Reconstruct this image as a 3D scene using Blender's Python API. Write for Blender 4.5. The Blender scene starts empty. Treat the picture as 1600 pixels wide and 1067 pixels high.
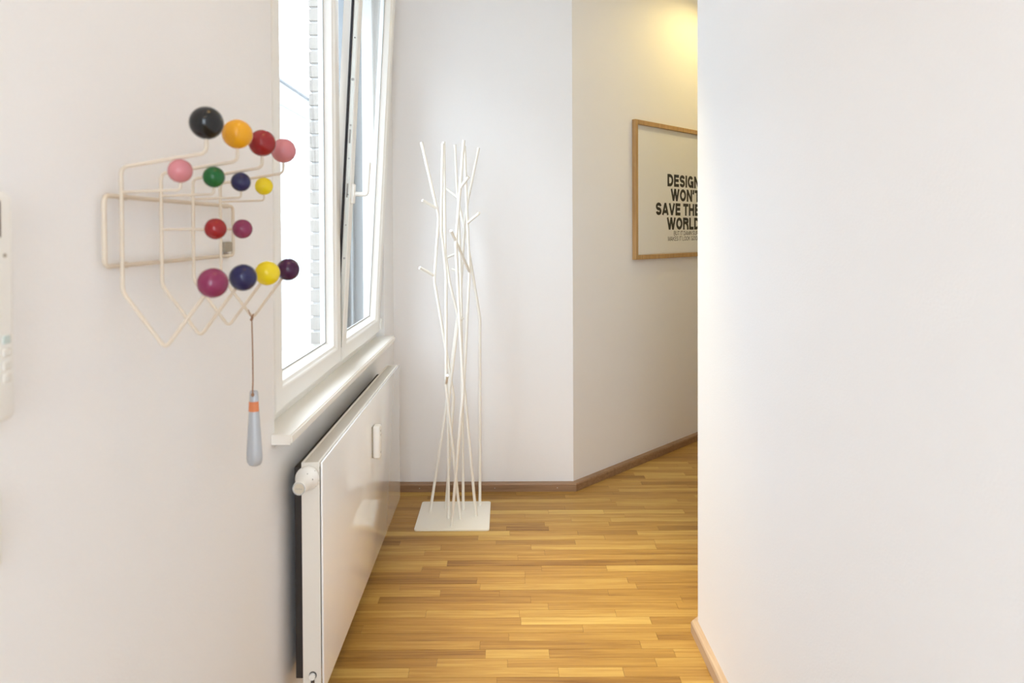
import bpy, bmesh, math, random
from mathutils import Vector, Matrix, Euler

random.seed(7)
SC = bpy.context.scene
COL = SC.collection
PI = math.pi

# ------------------------------------------------------------------ camera, world, light, exposure
cam_d = bpy.data.cameras.new('camera')
cam = bpy.data.objects.new('camera', cam_d)
COL.objects.link(cam)
cam.location = (0.0, 0.0, 1.336)
cam.rotation_euler = (PI / 2 - 0.0134, 0.0045, 0.0)
cam_d.sensor_width = 36.0
cam_d.lens = 24.0075
cam_d.shift_x = 11.0 / 1600
cam_d.shift_y = -159.2 / 1600
cam_d.clip_start = 0.02
cam_d.dof.use_dof = True
cam_d.dof.focus_distance = 3.25
cam_d.dof.aperture_fstop = 4.5
SC.camera = cam

world = bpy.data.worlds.new('overcast_sky')
SC.world = world
world.use_nodes = True
wbg = world.node_tree.nodes['Background']
wbg.inputs['Color'].default_value = (0.82, 0.90, 1.0, 1)
wbg.inputs['Strength'].default_value = 7.8

SC.view_settings.view_transform = 'Standard'
SC.view_settings.look = 'None'
SC.view_settings.gamma = 1.0
SC.view_settings.use_curve_mapping = False
SC.view_settings.exposure = 0.53
SC.cycles.max_bounces = 9
SC.cycles.diffuse_bounces = 7
SC.cycles.transparent_max_bounces = 16
SC.cycles.sample_clamp_indirect = 6.0
SC.cycles.caustics_reflective = False
SC.cycles.caustics_refractive = False
SC.cycles.use_adaptive_sampling = True
SC.cycles.adaptive_threshold = 0.035
SC.cycles.use_denoising = True

def add_portal(loc, sy, sz, rz=-PI / 2):
    d = bpy.data.lights.new('window_portal', 'AREA')
    o = bpy.data.objects.new('window_portal', d)
    COL.objects.link(o)
    d.shape = 'RECTANGLE'
    d.size = sz
    d.size_y = sy
    d.cycles.is_portal = True
    o.location = loc
    o.rotation_euler = (PI / 2, 0, rz)
    d.size, d.size_y = sy, sz
add_portal((-0.72, 2.4625, 1.71), 1.5, 1.76)
add_portal((-0.72, -0.95, 1.71), 1.5, 1.76)
add_portal((0.03, -2.48, 1.575), 0.98, 2.0, 0.0)
WARM = (1.0, 0.77, 0.30)
LAMP_CORNER = 130.0
LAMP_HALL = 1.5       # watts of each lamp, used by the lamp builder below
LAMP_PASSAGE = 22.0

# ------------------------------------------------------------------ materials
MATS = {}
def nodes_of(name):
    m = bpy.data.materials.new(name)
    m.use_nodes = True
    nt = m.node_tree
    return m, nt, nt.nodes['Principled BSDF']

def mat(name, col, rough=0.5, metal=0.0, bump=0.0, bscale=200.0, vary=0.0, coat=0.0, spec=0.5):
    if name in MATS:
        return MATS[name]
    m, nt, b = nodes_of(name)
    b.inputs['Base Color'].default_value = (*col, 1)
    b.inputs['Roughness'].default_value = rough
    b.inputs['Metallic'].default_value = metal
    b.inputs['Coat Weight'].default_value = coat
    b.inputs['Coat Roughness'].default_value = 0.08
    b.inputs['Specular IOR Level'].default_value = spec
    tc = nt.nodes.new('ShaderNodeTexCoord')
    nz = nt.nodes.new('ShaderNodeTexNoise')
    nz.inputs['Scale'].default_value = bscale
    nz.inputs['Detail'].default_value = 4
    nt.links.new(tc.outputs['Object'], nz.inputs['Vector'])
    if bump > 0:
        bp = nt.nodes.new('ShaderNodeBump')
        bp.inputs['Strength'].default_value = bump
        bp.inputs['Distance'].default_value = 0.002
        nt.links.new(nz.outputs['Fac'], bp.inputs['Height'])
        nt.links.new(bp.outputs['Normal'], b.inputs['Normal'])
    mx = nt.nodes.new('ShaderNodeMix')
    mx.data_type = 'RGBA'
    v = vary if vary > 0 else 0.01
    mx.inputs['A'].default_value = (*[c * (1 - v) for c in col], 1)
    mx.inputs['B'].default_value = (*[min(1, c * (1 + v)) for c in col], 1)
    nt.links.new(nz.outputs['Fac'], mx.inputs['Factor'])
    nt.links.new(mx.outputs['Result'], b.inputs['Base Color'])
    MATS[name] = m
    return m

def wood_mat(name, dark, mid, light, axis='x', rough=0.4, tone_attr=False, coat=0.0, flat=0.5):
    m, nt, b = nodes_of(name)
    tc = nt.nodes.new('ShaderNodeTexCoord')
    mp = nt.nodes.new('ShaderNodeMapping')
    sc = {'x': (2.2, 55, 55), 'y': (55, 2.2, 55), 'z': (55, 55, 2.2)}[axis]
    mp.inputs['Scale'].default_value = sc
    nt.links.new(tc.outputs['Object'], mp.inputs['Vector'])
    nz = nt.nodes.new('ShaderNodeTexNoise')
    nz.inputs['Scale'].default_value = 1.6
    nz.inputs['Detail'].default_value = 8
    nz.inputs['Roughness'].default_value = 0.62
    nz.inputs['Distortion'].default_value = 0.5
    fac = nz.outputs['Fac']
    if tone_attr:
        at = nt.nodes.new('ShaderNodeAttribute')
        at.attribute_name = 'tone'
        vm = nt.nodes.new('ShaderNodeVectorMath')
        vm.operation = 'SCALE'
        vm.inputs['Scale'].default_value = 60.0
        cb = nt.nodes.new('ShaderNodeCombineXYZ')
        for k in 'XYZ':
            nt.links.new(at.outputs['Fac'], cb.inputs[k])
        nt.links.new(cb.outputs['Vector'], vm.inputs[0])
        ad = nt.nodes.new('ShaderNodeVectorMath')
        ad.operation = 'ADD'
        nt.links.new(mp.outputs['Vector'], ad.inputs[0])
        nt.links.new(vm.outputs['Vector'], ad.inputs[1])
        nt.links.new(ad.outputs['Vector'], nz.inputs['Vector'])
        ma = nt.nodes.new('ShaderNodeMath')
        ma.operation = 'MULTIPLY_ADD'
        nt.links.new(nz.outputs['Fac'], ma.inputs[0])
        ma.inputs[1].default_value = 0.75
        mb = nt.nodes.new('ShaderNodeMath')
        mb.operation = 'MULTIPLY_ADD'
        nt.links.new(at.outputs['Fac'], mb.inputs[0])
        mb.inputs[1].default_value = 0.46
        mb.inputs[2].default_value = -0.09
        nt.links.new(mb.outputs[0], ma.inputs[2])
        fac = ma.outputs[0]
    else:
        nt.links.new(mp.outputs['Vector'], nz.inputs['Vector'])
    cr = nt.nodes.new('ShaderNodeValToRGB')
    cr.color_ramp.elements[0].position = 0.2
    cr.color_ramp.elements[0].color = (*dark, 1)
    cr.color_ramp.elements[1].position = 0.88
    cr.color_ramp.elements[1].color = (*light, 1)
    e = cr.color_ramp.elements.new(flat)
    e.color = (*mid, 1)
    nt.links.new(fac, cr.inputs['Fac'])
    nt.links.new(cr.outputs['Color'], b.inputs['Base Color'])
    b.inputs['Roughness'].default_value = rough
    b.inputs['Coat Weight'].default_value = coat
    b.inputs['Coat Roughness'].default_value = 0.25
    bp = nt.nodes.new('ShaderNodeBump')
    bp.inputs['Strength'].default_value = 0.08
    bp.inputs['Distance'].default_value = 0.002
    nt.links.new(nz.outputs['Fac'], bp.inputs['Height'])
    nt.links.new(bp.outputs['Normal'], b.inputs['Normal'])
    MATS[name] = m
    return m

def glass_mat(name, tint=(0.97, 0.985, 0.985), strength=1.0):
    m = bpy.data.materials.new(name)
    m.use_nodes = True
    nt = m.node_tree
    nt.nodes.remove(nt.nodes['Principled BSDF'])
    out = nt.nodes['Material Output']
    tr = nt.nodes.new('ShaderNodeBsdfTransparent')
    tr.inputs['Color'].default_value = (*tint, 1)
    gl = nt.nodes.new('ShaderNodeBsdfGlossy')
    gl.inputs['Roughness'].default_value = 0.02
    lw = nt.nodes.new('ShaderNodeLayerWeight')      # Schlick reflectance, alike on both faces of the pane
    lw.inputs['Blend'].default_value = 0.5
    fr = nt.nodes.new('ShaderNodeMath')
    fr.operation = 'POWER'
    fr.inputs[1].default_value = 5.0
    nt.links.new(lw.outputs['Facing'], fr.inputs[0])
    mu = nt.nodes.new('ShaderNodeMath')
    mu.operation = 'MULTIPLY_ADD'
    mu.inputs[1].default_value = 0.9 * strength
    mu.inputs[2].default_value = 0.03 * strength
    mix = nt.nodes.new('ShaderNodeMixShader')
    nt.links.new(fr.outputs[0], mu.inputs[0])
    nt.links.new(mu.outputs[0], mix.inputs[0])
    nt.links.new(tr.outputs[0], mix.inputs[1])
    nt.links.new(gl.outputs[0], mix.inputs[2])
    nt.links.new(mix.outputs[0], out.inputs['Surface'])
    MATS[name] = m
    return m

def emit_mat(name, col, s):
    m, nt, b = nodes_of(name)
    b.inputs['Base Color'].default_value = (0.9, 0.85, 0.7, 1)
    b.inputs['Emission Color'].default_value = (*col, 1)
    b.inputs['Emission Strength'].default_value = s
    MATS[name] = m
    return m

M_WALL = mat('wall_paint', (0.87, 0.864, 0.866), 0.85, bump=0.22, bscale=260, vary=0.012)
M_CEIL = mat('ceiling_paint', (0.88, 0.876, 0.87), 0.9, bump=0.1, bscale=200)
M_PVC = mat('window_white', (0.88, 0.875, 0.85), 0.28, vary=0.01)
M_SILL = mat('sill_white', (0.87, 0.845, 0.79), 0.25, vary=0.01)
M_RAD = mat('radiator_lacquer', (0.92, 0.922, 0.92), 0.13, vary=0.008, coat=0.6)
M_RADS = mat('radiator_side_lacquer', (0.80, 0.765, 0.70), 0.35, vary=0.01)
M_WIRE = mat('cream_powder_coat', (0.67, 0.58, 0.465), 0.4, vary=0.015)
M_STAND = mat('stand_powder_coat', (0.90, 0.88, 0.82), 0.38, vary=0.01)
M_PLASTIC = mat('white_plastic', (0.88, 0.87, 0.84), 0.35, vary=0.01)
M_RUBBER = mat('black_rubber', (0.012, 0.010, 0.016), 0.6)
M_STEEL = mat('zinc_steel', (0.62, 0.61, 0.56), 0.38, metal=0.7, vary=0.06, bscale=40)
M_DARK = mat('dark_detail', (0.05, 0.045, 0.04), 0.5)
M_GREYPRINT = mat('grey_print', (0.35, 0.34, 0.32), 0.6)
M_TAUPE = mat('taupe_plastic', (0.36, 0.32, 0.25), 0.5)
M_CORD = mat('leather_cord', (0.30, 0.16, 0.09), 0.8, bump=0.3, bscale=900, vary=0.15)
M_ORANGE = mat('orange_label', (0.62, 0.20, 0.08), 0.55, vary=0.1, bscale=300)
M_HORN = mat('shoehorn_grey', (0.45, 0.47, 0.50), 0.3, metal=0.25, vary=0.02)
M_PAPER = mat('poster_paper', (0.94, 0.935, 0.92), 0.7, vary=0.01)
M_INK = mat('poster_ink', (0.02, 0.017, 0.014), 0.6)
M_CLAD = mat('grey_render', (0.275, 0.29, 0.30), 0.9, bump=0.3, bscale=90, vary=0.03)
M_BRICK = mat('brick', (0.37, 0.335, 0.30), 0.9, bump=0.5, bscale=140, vary=0.2)
M_MORTAR = mat('mortar', (0.56, 0.55, 0.54), 0.95, bump=0.4, bscale=300, vary=0.06)
M_FARPANE = mat('far_window_glass', (0.12, 0.13, 0.14), 0.12, vary=0.03)
M_GROUND = mat('courtyard_paving', (0.34, 0.35, 0.355), 0.9, bump=0.3, bscale=30, vary=0.06)
M_GROUT = mat('floor_underlay', (0.10, 0.055, 0.022), 0.8, vary=0.05)
M_REVEAL = mat('exterior_reveal_paint', (0.27, 0.29, 0.30), 0.8, bump=0.1, vary=0.02)
M_FARWIN = mat('far_window_frame', (0.44, 0.45, 0.46), 0.5, vary=0.02)
M_GLASS = glass_mat('window_glass', strength=0.8)
M_PGLASS = glass_mat('picture_glass', (0.99, 0.99, 0.985), 0.5)
M_FLOOR = wood_mat('oak_parquet', (0.20, 0.088, 0.018), (0.42, 0.230, 0.052), (0.67, 0.46, 0.14), 'x', 0.45, True, 0.0)
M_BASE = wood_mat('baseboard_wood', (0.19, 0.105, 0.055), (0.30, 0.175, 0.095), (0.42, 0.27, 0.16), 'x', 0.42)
M_BASE_LIT = wood_mat('baseboard_wood_lit_lengthwise', (0.40, 0.27, 0.17), (0.54, 0.39, 0.265), (0.66, 0.51, 0.37), 'y', 0.42)  # same wood as the other skirting, its colour lightened as if lit
M_FRAME = wood_mat('picture_frame_oak', (0.32, 0.19, 0.075), (0.50, 0.31, 0.13), (0.64, 0.43, 0.21), 'z', 0.45)
M_BULB = emit_mat('lamp_diffuser', WARM, 30.0)

# ------------------------------------------------------------------ mesh helpers
def finish(name, bm, m, parent=None, smooth=False, origin=None):
    """link bm (world coordinates) as one mesh object; its origin sits at its parent's (or at its own base)"""
    bmesh.ops.recalc_face_normals(bm, faces=bm.faces[:])
    base = Vector((0, 0, 0))
    if parent is not None:
        p = parent
        while p is not None:
            base += p.location
            p = p.parent
    loc = Vector((0, 0, 0))
    if origin is not None:
        loc = Vector(origin) - base
    bmesh.ops.translate(bm, verts=bm.verts[:], vec=-(base + loc))
    me = bpy.data.meshes.new(name)
    bm.to_mesh(me)
    bm.free()
    if smooth:
        for p in me.polygons:
            p.use_smooth = True
    me.materials.append(m)
    o = bpy.data.objects.new(name, me)
    COL.objects.link(o)
    o.parent = parent
    o.location = loc
    return o

def sharp_smooth(o, ang=40):
    me = o.data
    for p in me.polygons:
        p.use_smooth = True
    try:
        me.set_sharp_from_angle(angle=math.radians(ang))
    except Exception:
        pass
    return o

def thing(name, label, cat, loc, group=None, kind=None):
    o = bpy.data.objects.new(name, None)
    o.empty_display_size = 0.05
    COL.objects.link(o)
    o.location = loc
    tag(o, label, cat, group, kind)
    return o

def tag(o, label=None, cat=None, group=None, kind=None):
    if label: o['label'] = label
    if cat: o['category'] = cat
    if group: o['group'] = group
    if kind: o['kind'] = kind
    return o

def bx(bm, x0, x1, y0, y1, z0, z1, bev=0.0, seg=2):
    vs = [bm.verts.new(p) for p in ((x0,y0,z0),(x1,y0,z0),(x1,y1,z0),(x0,y1,z0),(x0,y0,z1),(x1,y0,z1),(x1,y1,z1),(x0,y1,z1))]
    fs = [bm.faces.new([vs[i] for i in f]) for f in ((3,2,1,0),(4,5,6,7),(0,1,5,4),(1,2,6,5),(2,3,7,6),(3,0,4,7))]
    if bev > 0:
        es = list({e for f in fs for e in f.edges})
        bmesh.ops.bevel(bm, geom=es, offset=bev, segments=seg, affect='EDGES', profile=0.5)

def box(name, m, parent, x0, x1, y0, y1, z0, z1, bev=0.0, seg=2):
    bm = bmesh.new()
    bx(bm, x0, x1, y0, y1, z0, z1, bev, seg)
    o = finish(name, bm, m, parent)
    return sharp_smooth(o) if bev else o

def prism(bm, pts, z0, z1):
    lo = [bm.verts.new((x, y, z0)) for x, y in pts]
    hi = [bm.verts.new((x, y, z1)) for x, y in pts]
    n = len(pts)
    bm.faces.new(lo[::-1]); bm.faces.new(hi)
    for i in range(n):
        bm.faces.new((lo[i], lo[(i+1) % n], hi[(i+1) % n], hi[i]))

def fillet(pts, r, seg=5):
    """round the inner corners of a polyline"""
    pts = [Vector(p) for p in pts]
    out = [pts[0]]
    for i in range(1, len(pts) - 1):
        a, b, c = pts[i-1], pts[i], pts[i+1]
        u = (a - b); v = (c - b)
        rr = min(r, u.length * 0.45, v.length * 0.45)
        p, q = b + u.normalized() * rr, b + v.normalized() * rr
        for k in range(seg + 1):
            t = k / seg
            out.append((1-t)**2 * p + 2*t*(1-t) * b + t*t * q)
    out.append(pts[-1])
    return out

def tube(bm, pts, r, n=10, closed=False, cap=True):
    pts = [Vector(p) for p in pts]
    rs = r if isinstance(r, (list, tuple)) else [r] * len(pts)
    N = len(pts)
    ts = []
    for i in range(N):
        if closed:
            t = pts[(i+1) % N] - pts[i-1]
        else:
            t = pts[min(i+1, N-1)] - pts[max(i-1, 0)]
        ts.append(t.normalized())
    ref = Vector((0, 0, 1)) if abs(ts[0].z) < 0.9 else Vector((1, 0, 0))
    nrm = (ref - ts[0] * ref.dot(ts[0])).normalized()
    rings = []
    for i in range(N):
        if i:
            ax = ts[i-1].cross(ts[i])
            if ax.length > 1e-7:
                nrm = Matrix.Rotation(ts[i-1].angle(ts[i]), 3, ax.normalized()) @ nrm
        b = ts[i].cross(nrm)
        rings.append([bm.verts.new(pts[i] + rs[i] * (math.cos(2*PI*k/n) * nrm + math.sin(2*PI*k/n) * b)) for k in range(n)])
    for i in range(N if closed else N - 1):
        A, B = rings[i], rings[(i+1) % N]
        for k in range(n):
            bm.faces.new((A[k], A[(k+1) % n], B[(k+1) % n], B[k]))
    if cap and not closed:
        bm.faces.new(rings[0][::-1]); bm.faces.new(rings[-1])

def tube_obj(name, m, parent, pts, r, n=10, closed=False):
    bm = bmesh.new()
    tube(bm, pts, r, n, closed)
    return sharp_smooth(finish(name, bm, m, parent), 50)

def lathe(bm, prof, origin, axis, n=28):
    """prof: (distance along axis, radius)"""
    ax = Vector(axis).normalized()
    ref = Vector((0, 0, 1)) if abs(ax.z) < 0.9 else Vector((1, 0, 0))
    u = (ref - ax * ref.dot(ax)).normalized(); v = ax.cross(u)
    o = Vector(origin)
    rings = [[bm.verts.new(o + ax*d + r*(math.cos(2*PI*k/n)*u + math.sin(2*PI*k/n)*v)) for k in range(n)] for d, r in prof]
    for A, B in zip(rings[:-1], rings[1:]):
        for k in range(n):
            bm.faces.new((A[k], A[(k+1) % n], B[(k+1) % n], B[k]))
    bm.faces.new(rings[0][::-1]); bm.faces.new(rings[-1])

def lathe_obj(name, m, parent, prof, origin, axis, n=28, ang=35):
    bm = bmesh.new()
    lathe(bm, prof, origin, axis, n)
    return sharp_smooth(finish(name, bm, m, parent), ang)

def sphere_obj(name, m, parent, c, r):
    bm = bmesh.new()
    bmesh.ops.create_uvsphere(bm, u_segments=32, v_segments=20, radius=r)
    bmesh.ops.translate(bm, verts=bm.verts[:], vec=Vector(c))
    return finish(name, bm, m, parent, smooth=True)

def text_obj(name, body, m, parent, mtx, size, xscale=1.0, bold=0.0, align='LEFT', depth=0.0004, spacing=1.0):
    cu = bpy.data.curves.new(name, 'FONT')
    cu.body = body
    cu.size = size
    cu.offset = bold
    cu.align_x = align
    cu.extrude = depth
    cu.space_character = spacing
    cu.resolution_u = 4
    t = bpy.data.objects.new(name + '_curve', cu)
    COL.objects.link(t)
    bpy.context.view_layer.update()
    dg = bpy.context.evaluated_depsgraph_get()
    me = bpy.data.meshes.new_from_object(t.evaluated_get(dg))
    bpy.data.objects.remove(t)
    bpy.data.curves.remove(cu)
    bm = bmesh.new()
    bm.from_mesh(me)
    bpy.data.meshes.remove(me)
    bmesh.ops.transform(bm, matrix=mtx @ Matrix.Diagonal((xscale, 1, 1, 1)), verts=bm.verts[:])
    return finish(name, bm, m, parent)

# ------------------------------------------------------------------ plan of the place (metres; camera stands at x=0 y=0)
XW = -0.575          # left wall, room side
XR = 0.632           # right wall
YB = 3.505           # back wall
ZC = 2.95            # ceiling
ANG = math.radians(44)
DX, DY = math.cos(ANG), math.sin(ANG)      # direction of the passage
NX, NY = DY, -DX                           # normal of its left wall, into the passage
AX, AY = 0.347, YB                         # corner back wall / passage wall
BX_, BY_ = XR, 2.24                        # corner right wall / passage wall
LEN = 3.4
YREAR = -2.4

def struct(o, label=None):
    return tag(o, label, None, None, 'structure')

# floor: underlay, the strips in view one by one, the rest as one mesh
bm = bmesh.new()
bx(bm, -0.60, 3.6, YREAR - 0.1, 6.4, -0.12, -0.004)
floor = struct(finish('floor', bm, M_GROUT), 'golden oak strip parquet floor of the hallway')

def right_bound(y):
    return XR + 0.04 if y < BY_ else XR + 0.05 + (y - BY_) * DX / DY
def left_bound(y):
    return XW if y < YB else AX - 0.05 + (y - YB) * DX / DY

ROW = 0.0452
strips_rest = bmesh.new()
tone_layer = strips_rest.faces.layers.float.new('tone')
n_plank = 0
def strip_geo(bm, lay, x0, x1, y0, y1, tone, dz):
    g = 0.0004
    n0 = len(bm.faces)
    bx(bm, x0 + g, x1 - g, y0 + g, y1 - g, -0.006, dz)
    bm.faces.ensure_lookup_table()
    for f in bm.faces[n0:]:
        f[lay] = tone

row = 0
y = YREAR - 0.05
rr = random.Random(21)
while y < 6.2:
    xl, xr = left_bound(y), right_bound(y + ROW)
    if y + ROW > YB:
        xl = min(left_bound(y), left_bound(y + ROW))
    x = xl - rr.uniform(0, 0.3)
    while x < xr:
        ln = rr.choice((0.20, 0.28, 0.36, 0.42, 0.5, 0.58, 0.70)) * rr.uniform(0.9, 1.1)
        x0, x1 = max(x, xl), min(x + ln, xr)
        if x1 - x0 > 0.012:
            tone = min(1, max(0, rr.gauss(0.45, 0.16)))
            if rr.random() < 0.10: tone = rr.uniform(0.75, 0.98)
            if rr.random() < 0.08: tone = rr.uniform(0.02, 0.15)
            dz = rr.uniform(-0.0003, 0.0002)
            in_view = 1.93 < y < 4.45 and x0 < 0.30 * (y + 0.05) and n_plank < 298 and x1 > -0.49 + (0.0 if y < 3 else -0.1)
            if in_view:
                b2 = bmesh.new()
                l2 = b2.faces.layers.float.new('tone')
                strip_geo(b2, l2, x0, x1, y, y + ROW, tone, dz)
                finish('plank', b2, M_FLOOR, floor)
                n_plank += 1
            else:
                strip_geo(strips_rest, tone_layer, x0, x1, y, y + ROW, tone, dz)
        x += ln
    y += ROW
    row += 1
rest = finish('parquet_strips', strips_rest, M_FLOOR, floor)
rest['kind'] = 'stuff'

# ceiling
bm = bmesh.new()
bx(bm, -0.60, 3.6, YREAR - 0.1, 6.4, ZC, ZC + 0.12)
struct(finish('ceiling', bm, M_CEIL), 'plain white ceiling of the hallway')

# left wall with the window opening
WY0, WY1, WZ0, WZ1 = 1.69, 3.235, 0.80, 2.62
XO = -0.865
bm = bmesh.new()
VY0, VY1 = -1.72, -0.175      # opening for an unseen window added as fill light, behind the camera
bx(bm, XO, XW, YREAR - 0.1, VY0, 0, ZC)
bx(bm, XO, XW, VY1, WY0, 0, ZC)
bx(bm, XO, XW, VY0, VY1, 0, WZ0)
bx(bm, XO, XW, VY0, VY1, WZ1, ZC)
bx(bm, XO, XW, WY1, 3.62, 0, ZC)
bx(bm, XO, XW, WY0, WY1, 0, WZ0)
bx(bm, XO, XW, WY0, WY1, WZ1, ZC)
bmesh.ops.remove_doubles(bm, verts=bm.verts[:], dist=1e-5)
struct(finish('wall_left', bm, M_WALL), 'white plastered wall with the window')

bm = bmesh.new()
prism(bm, [(XW, YB), (AX, AY), (AX - 0.02, AY + 0.11), (XW, YB + 0.11)], 0, ZC)
struct(finish('wall_back', bm, M_WALL), 'white wall behind the coat stand')
ex, ey = AX + DX * LEN, AY + DY * LEN
bm = bmesh.new()
prism(bm, [(AX, AY), (ex, ey), (ex - NX * 0.12, ey - NY * 0.12), (AX - NX * 0.12 , AY - NY * 0.12 + 0.0)], 0, ZC)
struct(finish('wall_passage', bm, M_WALL), 'slanting white wall with the framed poster')
L2 = LEN + (AX - BX_) * DX + (AY - BY_) * DY
fx, fy = BX_ + DX * L2, BY_ + DY * L2
bm = bmesh.new()
prism(bm, [(XR, YREAR - 0.1), (XR, BY_), (fx, fy), (fx + NX * 0.12, fy + NY * 0.12), (XR + 0.12, BY_ - 0.05), (XR + 0.12, YREAR - 0.1)], 0, ZC)
struct(finish('wall_right', bm, M_WALL), 'bright white wall with an outer corner')
bm = bmesh.new()
prism(bm, [(ex, ey), (fx, fy), (fx + DX * 0.1, fy + DY * 0.1), (ex + DX * 0.1, ey + DY * 0.1)], 0, ZC)
struct(finish('wall_end', bm, M_WALL), 'white wall closing the slanting passage')
bm = bmesh.new()
RX_0, RX_1, RZ_0, RZ_1 = -0.48, 0.54, 0.55, 2.60     # opening for the rear end window, added to brighten the hallway
bx(bm, XW, RX_0, YREAR - 0.1, YREAR, 0, ZC)
bx(bm, RX_1, XR, YREAR - 0.1, YREAR, 0, ZC)
bx(bm, RX_0, RX_1, YREAR - 0.1, YREAR, 0, RZ_0)
bx(bm, RX_0, RX_1, YREAR - 0.1, YREAR, RZ_1, ZC)
struct(finish('wall_rear', bm, M_WALL), 'white wall closing the hallway')

# baseboards (sloping top edge, 40 mm high)
def baseboard(name, label, pts, off, m, depth=0.026, h=0.040):
    """pts: wall foot line; off: unit normal per point into the room"""
    bm = bmesh.new()
    sec = [(0.0, 0.0), (depth, 0.0), (depth, h - 0.006), (depth - 0.004, h), (0.0, h + 0.002)]
    rows = []
    for (x, y), (nx, ny) in zip(pts, off):
        rows.append([bm.verts.new((x + nx * d, y + ny * d, z)) for d, z in sec])
    for A, B in zip(rows[:-1], rows[1:]):
        for k in range(len(sec)):
            j = (k + 1) % len(sec)
            bm.faces.new((A[k], A[j], B[j], B[k]))
    bm.faces.new(rows[0]); bm.faces.new(rows[-1][::-1])
    return struct(finish(name, bm, m), label)

# mitre at the outer corner: bisector scaled to keep the depth
def mitre(n1, n2):
    b = Vector((n1[0] + n2[0], n1[1] + n2[1])); b.normalize()
    return tuple(b / max(0.2, b.dot(Vector(n1))))
nb, npas = (0, -1), (NX, NY)
mt = mitre(nb, npas)
bb = baseboard('baseboard_back', 'brown wooden skirting along the back wall', [(XW, YB), (AX, AY)], [nb, mt], M_BASE, 0.030)
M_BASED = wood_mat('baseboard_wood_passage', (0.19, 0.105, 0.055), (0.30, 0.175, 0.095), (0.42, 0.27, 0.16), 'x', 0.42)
baseboard('baseboard_passage', 'brown wooden skirting along the slanting wall', [(AX, AY), (ex, ey)], [mt, npas], M_BASED, 0.030)
n_r, n_rp = (-1, 0), (-NX, -NY)
mr = mitre(n_r, n_rp)
baseboard('baseboard_right', 'brown wooden skirting, painted paler as if lit, round the right wall corner', [(XR, YREAR), (BX_, BY_), (fx, fy)], [n_r, mr, n_rp], M_BASE_LIT, 0.021)
baseboard('baseboard_left', 'brown wooden skirting behind the radiator', [(XW, YREAR), (XW, YB - 0.031)], [(1, 0), (1, 0)], M_BASE_LIT, 0.021)
for u in (-0.443, -0.058, 0.262):
    lathe_obj('nail_head', M_STEEL, bb, [(0, 0.0022), (0.0012, 0.0022), (0.002, 0.001)], (u, YB - 0.030, 0.019), (0, -1, 0), 10)

# ------------------------------------------------------------------ window
def ring(bm, loops, y0, y1, z0, z1):
    """loops: (inset, x); rectangular frame swept round"""
    L = []
    for ins, x in loops:
        L.append([bm.verts.new(p) for p in ((x, y0+ins, z0+ins), (x, y1-ins, z0+ins), (x, y1-ins, z1-ins), (x, y0+ins, z1-ins))])
    n = len(L)
    for i in range(n):
        A, B = L[i], L[(i+1) % n]
        for k in range(4):
            bm.faces.new((A[k], A[(k+1) % 4], B[(k+1) % 4], B[k]))

win = thing('window_1', 'white two-sash window, far sash tilted open, over the radiator', None, (XW - 0.04, 2.46, 0.838), kind='structure')
bm = bmesh.new()
ring(bm, [(0.0, -0.612), (0.050, -0.612), (0.054, -0.616), (0.054, -0.662), (0.0, -0.662)], WY0, WY1, 0.836, WZ1)
wf = finish('window_frame', bm, M_PVC, win)
box('mullion', M_PVC, win, -0.658, -0.614, 2.438, 2.486, 0.888, WZ1 - 0.053, 0.003)

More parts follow.
